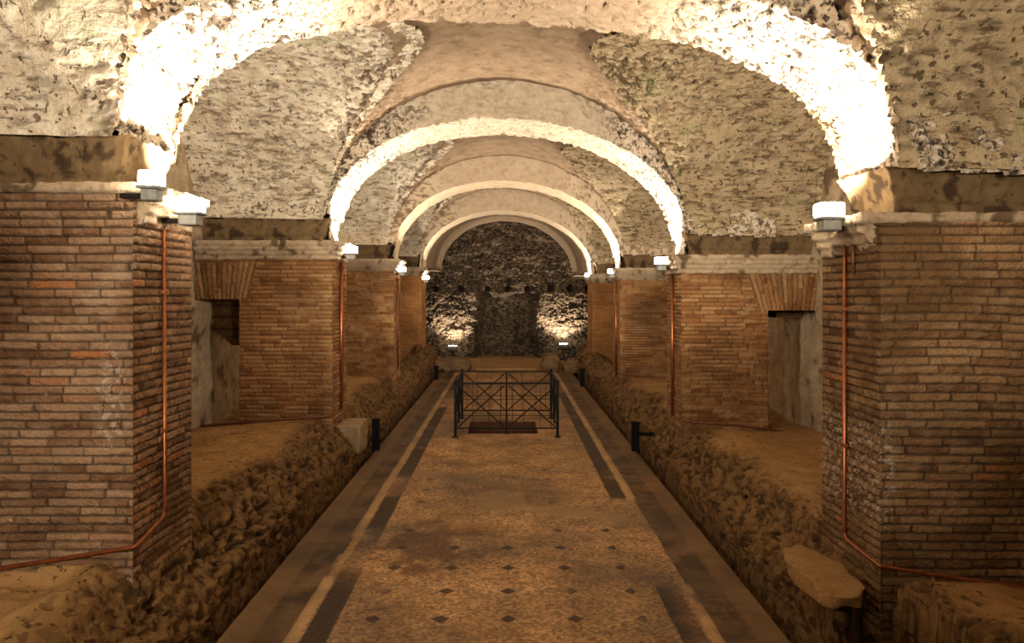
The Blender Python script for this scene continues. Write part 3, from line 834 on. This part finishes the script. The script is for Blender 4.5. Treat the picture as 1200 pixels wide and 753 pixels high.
# ------------------------------------------------------------------ loose slabs, blocks and black posts
def rock(name, lo, hi, seed, label, cat, mat, group=None, rough=.02, rz=0, cuts=7, taper=.15, sq=1.0):
    lo, hi = np.array(lo, float), np.array(hi, float); c = (lo + hi) / 2; h = (hi - lo) / 2
    bm = bmesh.new(); bmesh.ops.create_cube(bm, size=2)
    bmesh.ops.subdivide_edges(bm, edges=bm.edges[:], cuts=cuts, use_grid_fill=True)
    V = np.array([v.co[:] for v in bm.verts])
    r = (np.abs(V) ** 6).sum(-1, keepdims=True) ** (1 / 6); V = V / r
    V = np.sign(V) * np.minimum(1, np.abs(V) * sq)
    V[:, :2] *= 1 + taper * fbm(np.concatenate((V[:, :2], V[:, 2:] * .2), 1), .9, 2, seed)[:, None]
    P = V * h
    P = P + np.stack([fbm(P + c, 6, 4, seed + i) for i in range(3)], -1) * rough
    for v, p in zip(bm.verts, P): v.co = (p[0], p[1], p[2] + h[2])
    o = bobj(name, bm, mat, smooth=True, loc=(c[0], c[1], lo[2])); o.rotation_euler = (0, 0, rz)
    return tag(o, label, cat, group)
rock('stone_slab', (1.59, 3.72, .41), (1.87, 4.32, .48), 3, 'flat broken stone slab jutting out beside the right nearest pier', 'slab', SLAB, rough=.014, rz=.05, cuts=14, taper=.3, sq=1.12)
rock('stone_slab', (-1.99, 8.50, .10), (-1.73, 8.98, .44), 4, 'small pale topped stone slab at the foot of the second left pier', 'slab', SLABP, rough=.008, cuts=10, sq=1.12, taper=.08)
rock('stone_block', (-1.90, 18.15, -.02), (-.94, 18.8, .30), 11, 'low rounded stone block left of the far threshold', 'block', BLOCK, rough=.06, cuts=10)
rock('stone_block', (.90, 18.15, -.02), (1.34, 18.9, .42), 12, 'tall rounded stone block right of the far threshold', 'block', BLOCK, rough=.06, cuts=10)
rock('stone_block', (1.46, 18.2, -.02), (2.1, 18.8, .27), 13, 'low stone block between the far threshold and the right end pier', 'block', BLOCK, rough=.06, cuts=10)
rock('stone_block', (-2.65, 18.3, -.02), (-2.05, 18.9, .62), 15, 'sloping stone lump under the left end pier', 'block', BLOCK, rough=.09, cuts=10)
rock('threshold_step', (-.84, 18.2, -.02), (.80, 18.7, .10), 14, 'long lit stone step across the far end of the floor', 'step', SLAB, rough=.012, cuts=10, taper=.02)
def black_post(x, y, z, h, label, arm=0):
    r = empty('black_post', (x, y, z), label, 'post', 'black posts beside the gutters')
    bm = bmesh.new(); box(bm, (-.045, -.045, 0), (.045, .045, h), .01); bobj('body', bm, BLACKBOX, r)
    bm = bmesh.new(); box(bm, (-.052, -.052, h), (.052, .052, h + .025), .008); bobj('cap', bm, BLACKBOX, r)
    if arm:
        bm = bmesh.new(); box(bm, (.045, -.03, .22), (.045 + arm, .03, .26), .006); bobj('arm', bm, BLACKBOX, r)
black_post(1.62, 9.15, -.03, .37, 'black post beside the right gutter near the second pier', .2)
black_post(-1.66, 9.2, -.03, .40, 'black post in the left gutter beside the pale slab')
black_post(1.60, 15.4, -.03, .38, 'distant black post by the right gutter near the far pier')
black_post(-1.62, 16.6, -.03, .32, 'distant black post by the left gutter near the far blocks')

# ------------------------------------------------------------------ camera, world, view
cam = bpy.data.cameras.new('camera'); co = bpy.data.objects.new('camera', cam); COL.objects.link(co)
co.location = (0, 0, CAM_Z); co.rotation_euler = (math.pi / 2, 0, 0)
cam.sensor_width = 36; cam.lens = F / 1200 * 36
cam.shift_x = 6 / 1200; cam.shift_y = -34.5 / 1200
cam.clip_start = .05
SC.camera = co
w = bpy.data.worlds.new('world'); SC.world = w; w.use_nodes = True
w.node_tree.nodes['Background'].inputs[0].default_value = (0, 0, 0, 1)
w.node_tree.nodes['Background'].inputs[1].default_value = 0
SC.view_settings.view_transform = 'Standard'; SC.view_settings.look = 'None'
SC.view_settings.exposure = 1.35; SC.view_settings.gamma = 1; SC.view_settings.use_curve_mapping = False
SC.cycles.max_bounces = 8; SC.cycles.diffuse_bounces = 6; SC.cycles.use_denoising = True
SC.cycles.sample_clamp_indirect = 8
